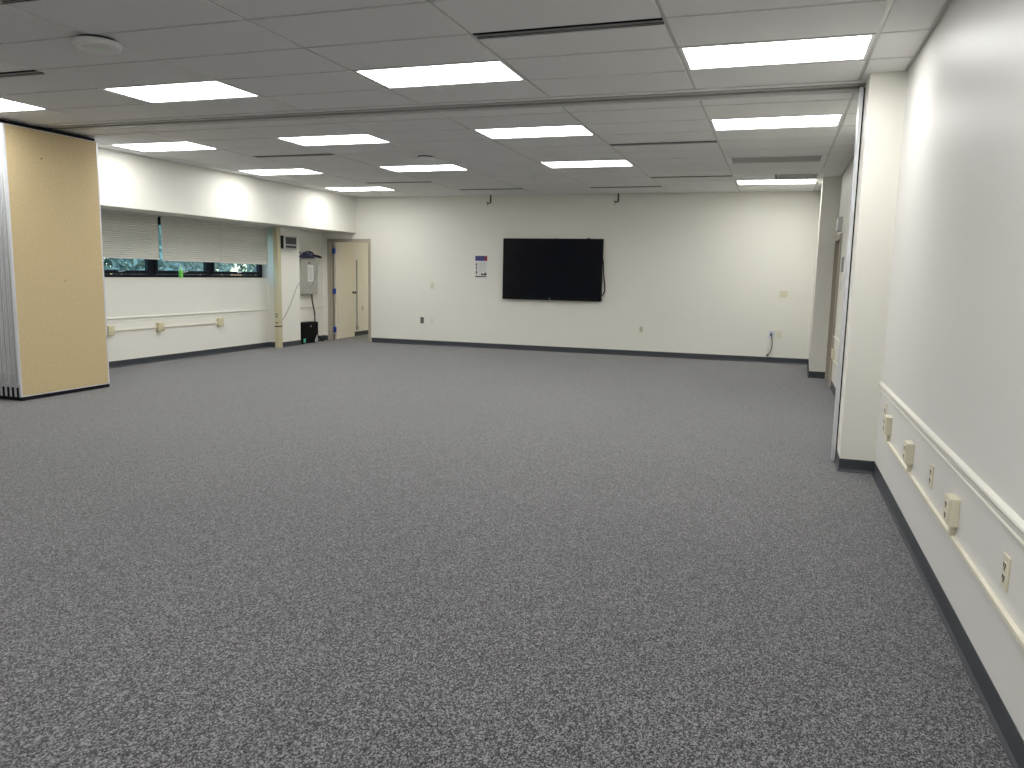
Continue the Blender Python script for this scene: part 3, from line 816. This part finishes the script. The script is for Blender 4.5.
MB().tube([(-.025, 0, .33), (.0, 0, .20), (.012, -.005, 0), (.035, -.005, -.16), (.045, 0, -.26), (.035, 0, -.33), (.005, 0, -.385), (-.04, 0, -.40)], .010, 8).build('cable', M['black'], t, smooth=True)

# poster
pc = (-5.556, YF, 1.592)
t = empty('poster', pc, 'white printed poster with navy and red header beside the black screen', 'poster')
w, h = .262, .465
MB().box(-w/2, w/2, -.004, 0, -h/2, h/2).build('sheet', M['paper'], t)
y_ = -.0052
MB().box(-w/2+.006, w/2-.062, y_, -.004, h/2-.105, h/2-.008).build('header', M['navy'], t)
MB().box(w/2-.062, w/2-.006, y_, -.004, h/2-.105, h/2-.008).build('red_corner', M['red'], t)
mb = MB()
for k in range(16):
    z_ = h/2-.135-k*.0125
    if k % 4 == 3: continue
    mb.box(-.045, .02, y_, -.004, z_, z_+.004); mb.box(.03, .105-.012*(k % 3), y_, -.004, z_, z_+.004)
mb.build('small_print', M['greyink'], t)
def fig(zc, s):
    m_ = MB().lathe([(.008*s, -.0052), (.008*s, -.004)], c=(-.098, 0, zc+.03*s), axis='Y', n=14)
    m_.box(-.098-.012*s, -.098+.012*s, y_, -.004, zc-.004*s, zc+.022*s); m_.box(-.098-.005*s, -.098+.005*s, y_, -.004, zc-.03*s, zc-.004*s)
    m_.build('pictogram', M['ink'], t)
fig(.048, 1.1); fig(-.022, 1.0); fig(-.105, 1.2)
mb = MB().box(0, .12, y_, -.004, -.152, -.137)
for k, hh in enumerate((.035, .022, .015, .028, .045, .03)): mb.box(.004+k*.019, .02+k*.019, y_, -.004, -.14, -.14+hh)
mb.build('picture', M['ink'], t)
MB().box(-.125, .112, y_, -.004, -.188, -.168).build('footer', M['ink'], t)

# hooks at the top of the far wall
def hook(x, label):
    t = empty('hanging_hook', (x, YF-.05, CZ), label, 'hook', 'dark hooks hanging at the top of the far wall')
    MB().box(-.014, .014, -.01, .004, -.15, 0, .002).build('strap', M['bronze'], t)
    MB().tube([(.004, -.004, -.140), (-.02, -.012, -.152), (-.055, -.02, -.155), (-.064, -.02, -.130)], .011, 8).build('hook', M['bronze'], t, smooth=True)
    MB().tube([(-.052, -.02, -.158), (-.055, -.02, -.20), (-.052, -.02, -.212)], .007, 8).build('wire_end', M['grey_cable'], t, smooth=True)
hook(-5.36, 'small dark hook hanging below the ceiling, on the poster side of the screen')
hook(-2.865, 'small dark hook hanging below the ceiling, past the screen towards the corner')
for x_, lab in ((-.235, 'faint painted over bracket high on the far wall, nearer the screen'), (.03, 'faint painted over bracket high on the far wall, nearer the corner pilaster')):
    tag(MB().box(x_-.022, x_-.008, YF-.006, YF, 2.70, 2.84, .002).box(x_-.022, x_+.05, YF-.006, YF, 2.70, 2.714, .002).build('wall_bracket', M['wall'], loc=(x_, YF, 2.77)), lab, 'bracket', 'painted over brackets on the far wall')

# ------------------------------------------------------------------ outside the windows
struct('ground_outside', MB().box(-60, XW-.2, -20, 50, -.6, -.5), M['lawn'], label='lawn outside the windows', cat='lawn')
def tree(x, y, r, hc, label, pale):
    t = empty('tree', (x, y, -.5), label, 'tree', 'trees outside the windows')
    tr = MB().tube([(0, 0, 0), (.05, .1, 1.2), (-.05, .15, 2.6), (.1, .2, hc+.5)], .16, 10)
    for k in range(7):
        a = k*2.4; z_ = .9+.35*k
        tr.tube([(0, .1, z_), (.6*math.cos(a), .6*math.sin(a), z_+.5), (1.3*math.cos(a), 1.3*math.sin(a), z_+.9), (1.7*math.cos(a), 1.7*math.sin(a), z_+1.5)], .05, 6)
    tr.build('trunk', M['bark'], t, smooth=True)
    lf = MB(); bm_ = lf.bm
    for k in range(6000):
        while True:
            p = Vector((random.uniform(-1, 1), random.uniform(-1, 1), random.uniform(-1, 1)))
            if .25 < p.length < 1: break
        p = Vector((p.x*r, p.y*r, hc+p.z*hc*.78))
        if p.z < .2: continue
        s = random.uniform(.08, .17)
        a = Vector((random.uniform(-1, 1), random.uniform(-1, 1), random.uniform(-1, 1))).normalized(); b = a.orthogonal().normalized()
        vs = [bm_.verts.new(p+a*s), bm_.verts.new(p+b*s*.45), bm_.verts.new(p-a*s), bm_.verts.new(p-b*s*.45)]
        bm_.faces.new(vs)
    tag(lf.build('foliage', M['leafg'], t), kind='stuff')
for i, (x_, y_, r_, hc_, lab) in enumerate([
    (-22.0, 22.8, 2.6, 3.0, 'leafy tree with pale branches showing through the first window, by the folding panels'),
    (-24.5, 28.2, 2.4, 3.2, 'leafy tree showing through the middle window'),
    (-23.0, 33.5, 2.6, 3.0, 'leafy tree showing through the window beside the column'),
    (-31.5, 24.5, 3.2, 3.5, 'large tree standing behind the others outside')]):
    tree(x_, y_, r_, hc_, lab, i == 0)

# ------------------------------------------------------------------ light, sky, camera
M['diffuser'].node_tree.nodes['Principled BSDF'].inputs['Emission Strength'].default_value = 14.0
M['hall_lamp'].node_tree.nodes['Principled BSDF'].inputs['Emission Strength'].default_value = 24.0
w = bpy.data.worlds.new('sky'); bpy.context.scene.world = w; w.use_nodes = True
nt = w.node_tree; bg = nt.nodes['Background']
sk = nt.nodes.new('ShaderNodeTexSky'); sk.sky_type = 'NISHITA'; sk.sun_disc = False
sk.sun_elevation = math.radians(38); sk.sun_rotation = math.radians(120); sk.air_density = 1.6; sk.dust_density = 1.0
nt.links.new(sk.outputs['Color'], bg.inputs['Color']); bg.inputs['Strength'].default_value = .95

cam = bpy.data.cameras.new('camera'); co = bpy.data.objects.new('camera', cam); C.objects.link(co)
ex = Vector((0.9478258576848908, 0.31819438877350215, 0.01945441998514895))
up = Vector((-0.06245040133603391, 0.1254885357124662, 0.9901275548017587))
bk = Vector((0.31261172543087623, -0.9396834351832528, 0.13881264627306858))
m = Matrix(((ex.x, up.x, bk.x, 0), (ex.y, up.y, bk.y, 0), (ex.z, up.z, bk.z, H), (0, 0, 0, 1)))
co.matrix_world = m
cam.sensor_width = 36; cam.sensor_fit = 'HORIZONTAL'; cam.lens = 27.576
cam.clip_start = .05; cam.clip_end = 300
sc = bpy.context.scene; sc.camera = co
vs = sc.view_settings; vs.view_transform = 'Standard'; vs.look = 'None'; vs.gamma = 1; vs.use_curve_mapping = False
vs.exposure = 0.0
